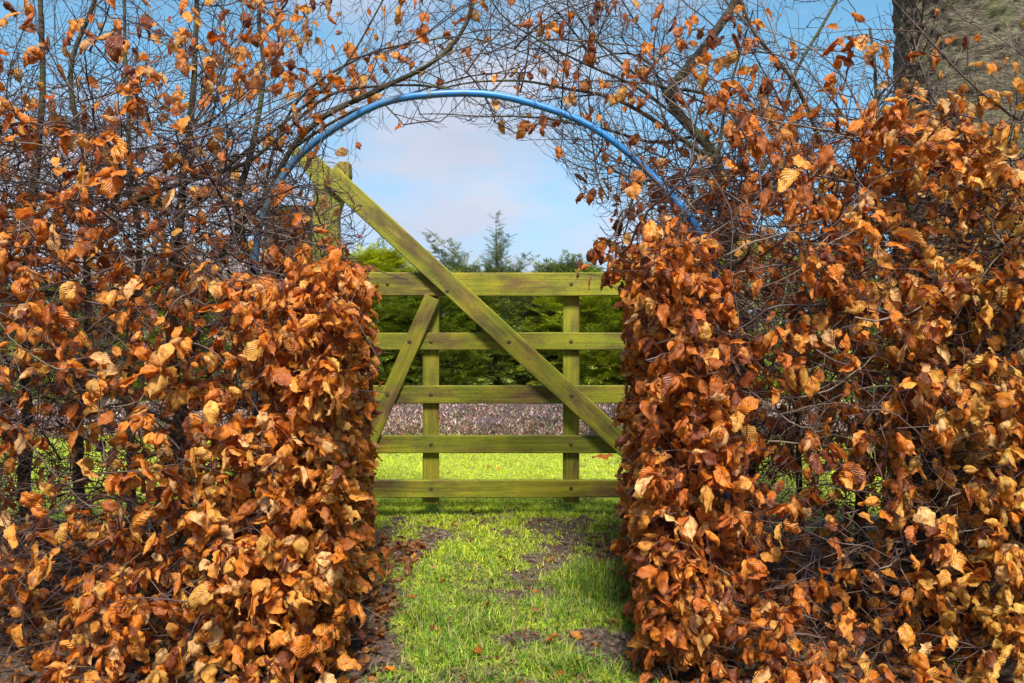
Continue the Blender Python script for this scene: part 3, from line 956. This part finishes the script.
# ------------------------------------------------------------------ blue pipe arch
def build_pipe():
    pts = smooth_path([W(x, y, 2.58 + .02 * math.sin(i)) for i, (x, y) in enumerate(PIPE)], wob=.004, seed=4)
    P = np.array(pts)
    T = Tubes(); T.add(P, [.0118] * len(P), 14)
    # algae is thicker on the left half
    c = np.repeat(np.clip(.30 - (P[:, 0] + .5) * .5, 0, .38), 14)
    T.c = [np.tile(c[:, None], (1, 3))]
    root = empty('pipe_arch', (P[0][0], P[0][1], 0))
    tag(root, 'bent blue plastic water pipe arching over the gap between the two hedges', 'pipe arch')
    o = obj('pipe', T.mesh('pipe', M_PIPE), root, loc=(-P[0][0], -P[0][1], 0))
    # twine ties
    m, nt, bs, out = new_mat('grey_twine'); bs.inputs['Base Color'].default_value = (.22, .2, .16, 1); bs.inputs['Roughness'].default_value = .9
    for fx in (303, 395, 430, 640):
        i = int(np.argmin(abs(P[:, 0] - W(fx, 0, 2.58)[0]) + (P[:, 2] < 1.2) * 9))
        c0 = Vector(P[i]); t = (Vector(P[i + 1]) - Vector(P[i - 1])).normalized()
        a_ = t.cross(Vector((0, 1, 0))).normalized(); b_ = t.cross(a_)
        pp = [tuple(c0 + t * (k / 24 - .5) * .012 + (a_ * math.cos(k * .9) + b_ * math.sin(k * .9)) * .0130 - Vector((P[0][0], P[0][1], 0))) for k in range(24)]
        TT = Tubes(); TT.add(pp, [.0012] * 24, 5)
        obj('twine_tie', TT.mesh('twine_tie', m), root)
build_pipe()

# ------------------------------------------------------------------ gate
GY = 3.9
def board(name, a_, b_, width, thick, mat, parent, Y, bow=0.0, seed=0):
    """bevelled board from pixel point a_ to b_ (centre line) at distance Y; local X is the grain"""
    A = Vector(W(a_[0], a_[1], Y)); B = Vector(W(b_[0], b_[1], Y))
    L_ = (B - A).length
    bm = bmesh.new()
    n = max(4, int(L_ / .06))
    rr = random.Random(seed)
    rings = []
    for i in range(n + 1):
        x = -L_ / 2 + L_ * i / n
        w = width / 2 * (1 + .012 * noise.noise((x * 5, seed, 0))); t = thick / 2
        o = bow * (1 - (2 * i / n - 1) ** 2) + .0015 * noise.noise((x * 3, seed * 2.0, 4))
        bv = .004
        sec = [(-t, -w + bv), (-t + bv, -w), (t - bv, -w), (t, -w + bv), (t, w - bv), (t - bv, w), (-t + bv, w), (-t, w - bv)]
        rings.append([bm.verts.new((x, p[0], p[1] + o)) for p in sec])
    for i in range(n):
        for k in range(8):
            bm.faces.new((rings[i][k], rings[i][(k + 1) % 8], rings[i + 1][(k + 1) % 8], rings[i + 1][k]))
    bm.faces.new(rings[0][::-1]); bm.faces.new(rings[-1])
    bmesh.ops.recalc_face_normals(bm, faces=bm.faces)
    me = bpy.data.meshes.new(name); bm.to_mesh(me); bm.free()
    me.materials.append(mat)
    o = obj(name, me, parent)
    ang = math.atan2(B.z - A.z, B.x - A.x)
    o.location = (A + B) / 2 - Vector(parent.location)
    o.rotation_euler = (0, -ang, 0)
    return o

def build_gate():
    g = empty('field_gate', (W(330, 0, GY)[0], GY, 0))
    tag(g, 'algae green five barred wooden gate with long diagonal brace, closed behind the gap', 'gate')
    px = lambda m: m * F / GY
    w24, w17 = 23.5 / px(1), 17.5 / px(1)
    R_ = 700
    # heel: tall hanging stile with a flared top
    prof = [(312, 505), (338, 505), (339, 215), (345, 196), (351, 176), (350, 163), (341, 162), (333, 170), (322, 160), (310, 151), (298, 148), (292, 153), (296, 161), (307, 172), (315, 186), (314, 215)]
    bm = bmesh.new()
    yf, yb = GY - .028, GY + .045
    loc = Vector(g.location)
    fr = [bm.verts.new(Vector(W(x, y, GY)) - loc + Vector((0, yf - GY, 0))) for x, y in prof]
    bk = [bm.verts.new(Vector(W(x, y, GY)) - loc + Vector((0, yb - GY, 0))) for x, y in prof]
    bm.faces.new(fr); bm.faces.new(bk[::-1])
    for i in range(len(prof)):
        j = (i + 1) % len(prof)
        bm.faces.new((fr[i], bk[i], bk[j], fr[j]))
    bmesh.ops.recalc_face_normals(bm, faces=bm.faces)
    bmesh.ops.bevel(bm, geom=[e_ for e_ in bm.edges], offset=.003, segments=1, affect='EDGES')
    # bring grain along local X: rotate mesh and object oppositely
    rot = Matrix.Rotation(math.radians(90), 4, 'Y')
    bmesh.ops.transform(bm, matrix=rot, verts=bm.verts)
    me = bpy.data.meshes.new('hanging_stile'); bm.to_mesh(me); bm.free(); me.materials.append(M_GATE)
    o = obj('hanging_stile', me, g); o.rotation_euler = (0, math.radians(-90), 0)
    # uprights behind the rails
    for x in (431, 571):
        board('upright', (x, 284), (x, 503), 16.5 / px(1), .022, M_GATE, g, GY + .034, seed=x)
    board('head_stile', (692, 266), (692, 502), 22 / px(1), .06, M_GATE, g, GY + .0, seed=9)
    # rails butt between the stiles
    x0, x1 = 338.5, 680.5
    board('top_rail', (x0, 284), (x1, 284), w24, .040, M_GATE, g, GY + .002, -.003, 1)
    for k, (y, th) in enumerate([(341.5, 17.5), (394.2, 18), (444.2, 17.8), (488.2, 17.6)]):
        board('rail', (x0, y), (x1, y), th / px(1), .024, M_GATE, g, GY + .010, .001 * (-1) ** k, k + 2)
    # long brace in front of everything, short counter brace under the top rail
    board('brace', (331, 176), (676, 493), 20.5 / px(1), .022, M_GATE, g, GY - .0405, 0, 20)
    board('counter_brace', (432.5, 297), (346, 494), 15 / px(1) * 1.06, .018, M_GATE, g, GY - .0125, 0, 21)
    # bolts
    m, nt, bs, out = new_mat('rusted_bolt'); bs.inputs['Base Color'].default_value = (.085, .065, .02, 1); bs.inputs['Metallic'].default_value = .1; bs.inputs['Roughness'].default_value = .75
    pts = [(388, 284, 0), (448, 291, 1), (571, 284, 0), (660, 284, 0)]
    for x in (431, 571):
        for y in (341.5, 394.2, 444.2, 488.2):
            front = (x == 571 and y == 394.2)
            pts.append((x, y, 1 if front else 2))
    pts += [(509, 341.5, 1), (622, 444.2, 1), (410, 341.5, 3), (388, 394.2, 3)]
    for x, y, k in pts:
        yy = {0: GY - .018, 1: GY - .0515, 2: GY - .002, 3: GY - .0215}[k]
        bm = bmesh.new()
        bmesh.ops.create_uvsphere(bm, u_segments=12, v_segments=8, radius=.0105)
        for v in bm.verts: v.co.y *= .45
        me = bpy.data.meshes.new('bolt'); bm.to_mesh(me); bm.free(); me.materials.append(m)
        c = W(x, y, GY)
        obj('bolt', me, g, loc=(c[0] - loc.x, yy - GY, c[2]))
build_gate()

def build_post(label, x0, x1, ytop, Y, seed):
    w = (x1 - x0) * Y / F
    A = Vector(W((x0 + x1) / 2, 0, Y)); top = W(0, ytop, Y)[2]
    bm = bmesh.new()
    n = 24; rings = []
    for i in range(n + 1):
        z = -.15 + (top + .15) * i / n
        ww = w / 2 * (1 + .02 * noise.noise((z * 3, seed, 0)))
        bv = .012 if i < n else .02
        sec = [(-ww, -ww + bv), (-ww + bv, -ww), (ww - bv, -ww), (ww, -ww + bv), (ww, ww - bv), (ww - bv, ww), (-ww + bv, ww), (-ww, ww - bv)]
        if i == n: sec = [(a_ * .96, b_ * .96) for a_, b_ in sec]
        # local X is the grain (vertical after rotating the object)
        rings.append([bm.verts.new((z, p[1], -p[0] + .006 * noise.noise((z * 2, seed, 7)))) for p in sec])
    for i in range(n):
        for k in range(8):
            bm.faces.new((rings[i][k], rings[i][(k + 1) % 8], rings[i + 1][(k + 1) % 8], rings[i + 1][k]))
    bm.faces.new(rings[0][::-1]); bm.faces.new(rings[-1])
    bmesh.ops.recalc_face_normals(bm, faces=bm.faces)
    me = bpy.data.meshes.new('gate_post'); bm.to_mesh(me); bm.free(); me.materials.append(M_POST)
    o = obj('gate_post', me, loc=(A.x, Y, 0)); o.rotation_euler = (0, math.radians(-90), 0)
    tag(o, label, 'gate post')
build_post('dark square hanging post behind the left hedge, beside the tall gate stile', 270, 311, 208, 3.98, 2)
build_post('brown latch post half hidden inside the right hedge', 707, 743, 300, 3.6, 5)

# ------------------------------------------------------------------ old tree at the right
def build_trunk():
    c = W(961, 0, 2.86)
    root = empty('old_tree', (c[0], 2.86, 0))
    tag(root, 'thick old tree trunk with rough grey green bark rising out of the right hedge', 'tree')
    nu, zs = 150, np.concatenate([np.arange(-.1, 1.2, .03), np.arange(1.2, 2.6, .009), np.arange(2.6, 4.6, .03)])
    V = []
    for z in zs:
        r0 = .214 + .10 * math.exp(-max(z, 0) / .22) + .010 * max(0, z - 1.7)
        for i in range(nu):
            th = i * 2 * math.pi / nu
            cx, cy = math.cos(th), math.sin(th)
            r_ = r0 * (1 + .05 * noise.noise((cx * 1.2, cy * 1.2, z * .8)))
            r_ += .012 * noise.noise((cx * 3.5, cy * 3.5, z * 15)) + .020 * abs(noise.noise((cx * 7 + z, cy * 7, z * 30))) + .005 * noise.noise((cx * 24, cy * 24, z * 80)) + .05 * math.exp(-max(z, 0) / .2) * noise.noise((cx * 2, cy * 2, 3))
            V.append((r_ * cx + .02 * noise.noise((z * .6, 0, 1)), r_ * cy, z))
    n = len(zs)
    idx = np.arange(n * nu).reshape(n, nu); nx = np.roll(idx, -1, 1)
    Q = np.stack([idx[:-1], nx[:-1], nx[1:], idx[1:]], -1).reshape(-1, 4)
    obj('trunk', mesh_np('trunk', np.array(V), Q.ravel(), np.full(len(Q), 4), M_TRUNK), root)
    r = random.Random(8)
    for k in range(5):
        az = k * 1.26 + .4
        T = Tubes()
        p = Vector((0, 0, 4.4)); d = Vector((math.cos(az) * .6, math.sin(az) * .6, 1)).normalized()
        def limb(p, d, L_, r0, lev):
            pts = [tuple(p)]; rad = [r0]
            m = 8
            for i in range(m):
                d = (d + Vector((r.gauss(0, .14), r.gauss(0, .14), r.gauss(.03, .1)))).normalized()
                p = p + d * L_ / m
                pts.append(tuple(p)); rad.append(r0 * (1 - .8 * (i + 1) / m))
                if lev < 3 and i > 0 and r.random() < .75:
                    dd = (d + Vector((r.gauss(0, .8), r.gauss(0, .8), r.gauss(.1, .4)))).normalized()
                    limb(p, dd, L_ * .55, rad[-1] * .6, lev + 1)
            T.add(pts, rad, 7 if lev == 0 else 4, (.1, .085, .06))
        limb(p, d, 2.6, .13, 0)
        obj('limb', T.mesh('limb', M_STEM), root)
build_trunk()

# ------------------------------------------------------------------ conifers beyond the lawn
def frond_proto(seed):
    r = random.Random(seed)
    V, Q, U, TF = [], [], [], []
    def strip(a_, b_, w, n_, t0, t1):
        a_, b_, n_ = Vector(a_), Vector(b_), Vector(n_)
        s = (b_ - a_).cross(n_).normalized() * w
        k = len(V)
        m = (a_ + b_) / 2
        V.extend([tuple(a_ + s * .3), tuple(m + s), tuple(b_), tuple(m - s)])
        U.extend([(0, 0), (1, .5), (.5, 1), (0, .5)])
        tm = (t0 + t1) / 2
        TF.extend([t0, tm, t1, tm])
        Q.append((k, k + 1, k + 2, k + 3))
    bend = r.uniform(.3, .9)
    def ax(t): return Vector((0, math.sin(bend * t) / bend, -(1 - math.cos(bend * t)) / bend))
    for i in range(4): strip(ax(i / 4), ax((i + 1.1) / 4), .018, (0, 0, 1), i / 5, (i + 1) / 5)
    n = 9
    for i in range(n):
        t = .1 + .88 * i / n
        for s in (-1, 1):
            L_ = (.42 * (1 - t) + .10) * r.uniform(.7, 1.2)
            an = r.uniform(.6, .95)
            b = ax(t); e_ = b + Vector((s * math.sin(an) * L_, math.cos(an) * L_, -.15 * L_ + r.gauss(0, .04)))
            strip(b, e_, .014, (r.gauss(0, .3), 0, 1), t * .5, min(1, t * .6 + .5))
            for q in range(2):
                f = .35 + .3 * q; bb = b.lerp(e_, f)
                l2 = L_ * .42 * r.uniform(.7, 1.2)
                for s2 in (-1, 1):
                    an2 = an * s + s2 * .7
                    ee = bb + Vector((math.sin(an2) * l2, math.cos(an2) * l2, -.1 * l2 + r.gauss(0, .02)))
                    strip(bb, ee, .012, (0, r.gauss(0, .3), 1), t * .5, min(1, t * .5 + .6))
    return (np.array(V), np.array(Q), np.array(U), np.array(TF))
FP = [frond_proto(k) for k in range(6)]

def conifer(name, label, px, Y, ytop, width, col, seed, spire=0.0, n=430, group=None):
    r = random.Random(seed)
    c = W(px, 0, Y); H = W(0, ytop, Y)[2]
    root = empty(name, (c[0], Y, 0))
    tag(root, label, 'conifer', group)
    T = Tubes()
    T.add([(0, 0, -.1), (.02, 0, H * .5), (0, .01, H * .93)], [.05, .035, .006], 8, (.08, .055, .04))
    obj('trunk', T.mesh('trunk', M_TWIG), root)
    C = Cards(FP)
    R_ = width / 2
    body = H * (1 - spire)
    col = np.array(col)
    for _ in range(n):
        z = body * (r.random() ** .85)
        prof = math.sqrt(max(.02, 1 - (z / body) ** 2.6)) if spire < .1 else min(1, 1.25 * (1 - (z / body)) ** .55 + .12)
        az = r.uniform(0, 6.283); f = r.uniform(.3, 1.0)
        rr = R_ * prof * f * (1 + .22 * noise.noise((math.cos(az) * 2, math.sin(az) * 2, z * 2 + seed)))
        p = (rr * math.cos(az), rr * math.sin(az), z)
        up = r.uniform(.0, .8) + .5 * (z / body)
        d = (math.cos(az) + r.gauss(0, .35), math.sin(az) + r.gauss(0, .35), up)
        nn = (-math.cos(az) * up + r.gauss(0, .3), -math.sin(az) * up + r.gauss(0, .3), 1)
        C.add(r.randrange(6), p, d, nn, r.uniform(.18, .34), col * r.uniform(.7, 1.25), r.uniform(.9, 1.4))
    if spire:
        for k in range(2 + int(spire * 26)):
            bx, by = r.gauss(0, R_ * .2), r.gauss(0, .2)
            zt = H if k == 0 else H * r.uniform(1 - spire * .9, 1 - spire * .25)
            if k == 0: bx = by = 0
            z = body * .75
            lean = 0 if k == 0 else r.uniform(-1.5, 1.5)
            zt = zt if k == 0 else H * (1 - spire * r.uniform(.15, .7))
            while z < zt:
                f = (zt - z) / (zt - body * .7)
                for s in range(3):
                    az = r.uniform(0, 6.283)
                    L_ = .12 + .30 * f
                    C.add(r.randrange(6), (bx + lean * (z - body * .75), by, z), (math.cos(az), math.sin(az), r.uniform(.7, 1.3)), (-math.cos(az), -math.sin(az), 1), L_ * r.uniform(.7, 1.1), col * r.uniform(.8, 1.1), .75)
                z += .05
            st = Tubes(); 
            T2 = [(bx, by, body * .7), (bx + lean * (zt - body * .75), by, zt)]
            st.add(T2, [.005, .002], 4, (.08, .06, .04)); obj('leading_shoot', st.mesh('leading_shoot', M_TWIG), root)
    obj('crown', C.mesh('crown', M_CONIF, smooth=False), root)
    return root

DG = (.05, .078, .012); YG = (.13, .17, .014); BG = (.055, .08, .04); MG = (.085, .12, .013)
CON = [
 ('conifer_shrub', 'feathery blue green conifer with bare leading shoots against the sky above the top rail', 496, 10.3, 216, 1.7, BG, .36, 420),
 ('conifer_shrub', 'yellow green conifer peeping over the top rail beside the long brace', 375, 10.0, 244, 1.3, YG, .1, 460),
 ('conifer_shrub', 'low blue green conifer just right of the tallest feathery one', 568, 10.2, 262, 1.4, BG, .08, 380),
 ('conifer_shrub', 'dark green conifer in the middle of the gate, low between brighter neighbours', 440, 9.6, 284, 1.6, DG, 0, 520),
 ('conifer_shrub', 'bright mid green conifer behind the right upright of the gate', 600, 9.5, 284, 1.5, MG, 0, 520),
 ('conifer_shrub', 'deep green conifer behind the left upright of the gate', 330, 9.5, 285, 1.6, DG, 0, 480),
 ('conifer_shrub', 'mid green conifer behind the latch end of the gate', 665, 9.8, 268, 1.5, MG, 0, 480),
 ('conifer_shrub', 'yellow green conifer glimpsed through the right hedge beside its nearest stem', 745, 10.0, 246, 1.6, YG, 0, 460),
 ('conifer_shrub', 'mid green conifer glimpsed through the thin middle of the right hedge', 840, 10.0, 248, 1.7, MG, 0, 420),
 ('conifer_shrub', 'dark green conifer glimpsed left of the old trunk through the right hedge', 940, 10.0, 250, 1.7, DG, 0, 320),
 ('conifer_shrub', 'dark green conifer mostly hidden behind the old trunk', 1045, 10.0, 245, 1.7, DG, 0, 280),
 ('conifer_shrub', 'low mid green conifer below the brick wall, nearest the gate', 235, 9.8, 294, 1.7, MG, 0, 420),
 ('conifer_shrub', 'low yellow green conifer below the middle of the brick wall', 140, 9.8, 292, 1.7, (.08, .11, .012), 0, 400),
 ('conifer_shrub', 'low dark conifer at the far left below the end of the brick wall', 45, 9.8, 290, 1.7, MG, 0, 360),
 ('conifer_shrub', 'dark conifer at the left edge of the view behind the hedge', -60, 9.8, 290, 1.7, DG, 0, 260),
]
for i, (nm, lb, px_, Y, yt, wd, col, spz, n_) in enumerate(CON):
    conifer(nm, lb, px_, Y, yt, wd * 1.2, col, 100 + i, spz, int(n_ * (3.4 if 300 < px_ < 700 else 2.3)), 'conifers along the back of the garden')

# ------------------------------------------------------------------ heather bed
def build_heather():
    def sp():
        V = np.array([(-.1, 0, 0), (.1, 0, 0), (.15, .5, .05), (-.15, .5, .05), (.03, 1, .12), (-.03, 1, .12)])
        Q = np.array([[0, 1, 2, 3], [3, 2, 4, 5]]); U = np.zeros((6, 2))
        return (V, Q, U)
    C = Cards([sp()]); r = random.Random(12)
    cs = [(.13, .085, .075), (.19, .14, .13), (.27, .225, .21), (.08, .05, .04), (.08, .11, .04), (.20, .08, .04), (.34, .31, .29)]
    ws = [5, 5, 3, 5, 6, 1.5, 1.5]
    for _ in range(120000):
        y = 6.56 + 1.85 * r.random() ** 1.4; x = r.uniform(-.72, .72) * y; y += .10 * noise.noise((x * 2.3, 4, 1)) + .05 * noise.noise((x * 9, 4, 1))
        h = .15 + .09 * noise.noise((x * 2.2, y * 2.2, 0)) + .06 * noise.noise((x * 6, y * 6, 0))
        tone_ = 1 + .7 * noise.noise((x * 3, y * 3, 8))
        h *= min(1, max(.12, (y - 6.45) / .2)) ** .5
        z = h * r.uniform(.25, 1)
        d = (r.gauss(0, .8), r.gauss(-.35, .7), 1)
        C.add(0, (x, y, z - .02), d, (r.gauss(0, 1), -1, r.gauss(0, .5)), r.uniform(.014, .034), np.array(r.choices(cs, ws)[0]) * np.array((1.5, 1.25, 1.22)) * r.uniform(.9, 2.2) * tone_, 1)
    o = obj('heather', C.mesh('heather', M_HEATH))
    tag(o, 'low bed of mauve grey heather between the lawn and the conifers', 'heather bed', kind='stuff')
    # woody mass below the sprigs
    xs = np.arange(-6.2, 6.3, .08); ys = np.arange(6.7, 8.6, .08)
    V = []
    for y in ys:
        for x in xs:
            h = .12 + .05 * noise.noise((x * 1.6, y * 1.6, 0)) + .02 * noise.noise((x * 7, y * 7, 0))
            h *= max(0, min(1, (y - 6.7) / .2, (8.55 - y) / .2)) ** .5
            V.append((x, y, h - .02))
    idx = np.arange(len(V)).reshape(len(ys), len(xs))
    Q = np.stack([idx[:-1, :-1], idx[:-1, 1:], idx[1:, 1:], idx[1:, :-1]], -1).reshape(-1, 4)
    m, nt, bs, out = new_mat('heather_wood'); bs.inputs['Base Color'].default_value = (.05, .035, .03, 1); bs.inputs['Roughness'].default_value = 1
    nz_ = nd(nt, 'ShaderNodeTexNoise', i_Scale=60.0, i_Detail=6.0); rm = ramp(nt, [(.3, (.02, .015, .012)), (.7, (.14, .09, .085))])
    nt.links.new(nz_.outputs[0], rm.inputs[0]); nt.links.new(rm.outputs[0], bs.inputs['Base Color'])
    w_ = obj('heather_stems', mesh_np('heather_stems', np.array(V), Q.ravel(), np.full(len(Q), 4), m), o)
build_heather()

# ------------------------------------------------------------------ brick wall
def build_wall():
    A = Vector(W(70, 0, 14)); B = Vector(W(255, 0, 14)); H = W(0, 250, 14)[2]
    root = empty('brick_wall', ((A.x + B.x) / 2, 14, 0))
    tag(root, 'weathered mauve brick wall glimpsed through the left hedge above the low conifers', 'wall')
    def box(name, x0, x1, y0, y1, z0, z1, mat, bev=.004):
        bm = bmesh.new(); bmesh.ops.create_cube(bm, size=1)
        for v in bm.verts: v.co = Vector(((x0 + x1) / 2 + v.co.x * (x1 - x0), (y0 + y1) / 2 + v.co.y * (y1 - y0), (z0 + z1) / 2 + v.co.z * (z1 - z0)))
        bmesh.ops.bevel(bm, geom=bm.edges[:], offset=bev, segments=1, affect='EDGES')
        me = bpy.data.meshes.new(name); bm.to_mesh(me); bm.free(); me.materials.append(mat); obj(name, me, root)
    w = (B.x - A.x) / 2 + .2
    box('masonry', -w, w, -.11, .11, -.1, H - .07, M_BRICK)
    m, nt, bs, out = new_mat('coping_stone'); bs.inputs['Roughness'].default_value = .9
    nz_ = nd(nt, 'ShaderNodeTexNoise', i_Scale=9.0, i_Detail=6.0); rm = ramp(nt, [(.3, (.15, .14, .13)), (.7, (.34, .32, .31))])
    nt.links.new(nz_.outputs[0], rm.inputs[0]); nt.links.new(rm.outputs[0], bs.inputs['Base Color'])
    box('coping', -w - .03, w + .03, -.15, .15, H - .067, H, m, .01)
build_wall()

# ------------------------------------------------------------------ fallen leaves
def build_litter():
    r = random.Random(77)
    C = Cards(LP)
    for _ in range(6500):
        if r.random() < .86:
            s = r.choice([-1, 1]); x = (XL - r.uniform(-.16, 1.9)) if s < 0 else (XR + r.uniform(-.08, 2.1)); y = r.uniform(1.9, 3.5)
        else:
            x = r.uniform(-4, 4); y = 6.5 + r.gauss(0, .12)
        col = leafcol(r) * r.uniform(.35, .8)
        col = col * .7 + np.array((.12, .08, .06)) * .3
        C.add(r.randrange(len(LP)), (x, y, gz(x, y) + r.uniform(.0, .02)), (r.gauss(0, 1), r.gauss(0, 1), r.gauss(0, .15)), (r.gauss(0, .3), r.gauss(0, .3), 1), r.uniform(.035, .06), col)
    for _ in range(5200):
        x = r.uniform(-.6, .6); y = r.uniform(1.8, 4.4)
        if r.random() < turf(x, y) * 1.0 - .25: continue
        cl = np.array(r.choice([(.12, .07, .045), (.3, .2, .13), (.07, .04, .03), (.4, .3, .22), (.3, .12, .04)]))
        C.add(r.randrange(len(LP)), (x, y, gz(x, y) + .006), (r.gauss(0, 1), r.gauss(0, 1), r.gauss(0, .3)), (r.gauss(0, .5), r.gauss(0, .5), 1), r.uniform(.007, .024), cl)
    o = obj('leaf_litter', C.mesh('leaf_litter', M_LEAF))
    tag(o, 'brown leaf litter lying on the bare soil under both hedges', 'leaf litter', kind='stuff')
    # single leaves on the grass of the gap and the lawn
    spots = [(308 / 1024 * 350 + 330, 480 + 263 / 1024 * 350), (487, 610), (545, 646), (540, 595), (541, 618), (608, 584), (612, 625), (480, 657), (430, 636), (520, 683), (556, 675), (396, 672), (384, 640), (600, 650), (475, 352 + 118), (488, 349 + 120), (575, 665), (500, 560), (440, 585), (590, 560), (455, 525), (380, 615), (630, 655), (555, 560), (416, 556), (500, 470), (470, 515), (600, 530), (405, 598), (570, 637)]
    for i, (px, py) in enumerate(spots):
        Y = CH * F / (py - HZ); x = (px - 512) * Y / F
        c = Cards([LP[i % len(LP)]])
        col = leafcol(r) * r.uniform(.6, 1)
        c.add(0, (0, 0, 0), (r.gauss(0, 1), r.gauss(0, 1), .1), (r.gauss(0, .3), r.gauss(-.2, .3), 1), r.uniform(.035, .055), col)
        o = obj('fallen_leaf', c.mesh('fallen_leaf', M_LEAF), loc=(x, Y, gz(x, Y) + .014))
        tone = 'dark brown' if col[0] < .22 else ('tan' if col[1] > .16 else 'orange brown')
        if Y > 4.1: where = 'on the lawn beyond the gate'
        elif Y > 3.3: where = 'on the mossy turf just before the gate'
        elif x < -.25: where = 'on the ground close to the left hedge'
        elif x > .2: where = 'on the tufted grass close to the right hedge'
        elif Y > 2.6: where = 'in the middle of the gap'
        else: where = 'in the grass at the near end of the gap'
        tag(o, 'single %s beech leaf lying %s' % (tone, where), 'leaf', 'fallen leaves on the grass')
build_litter()
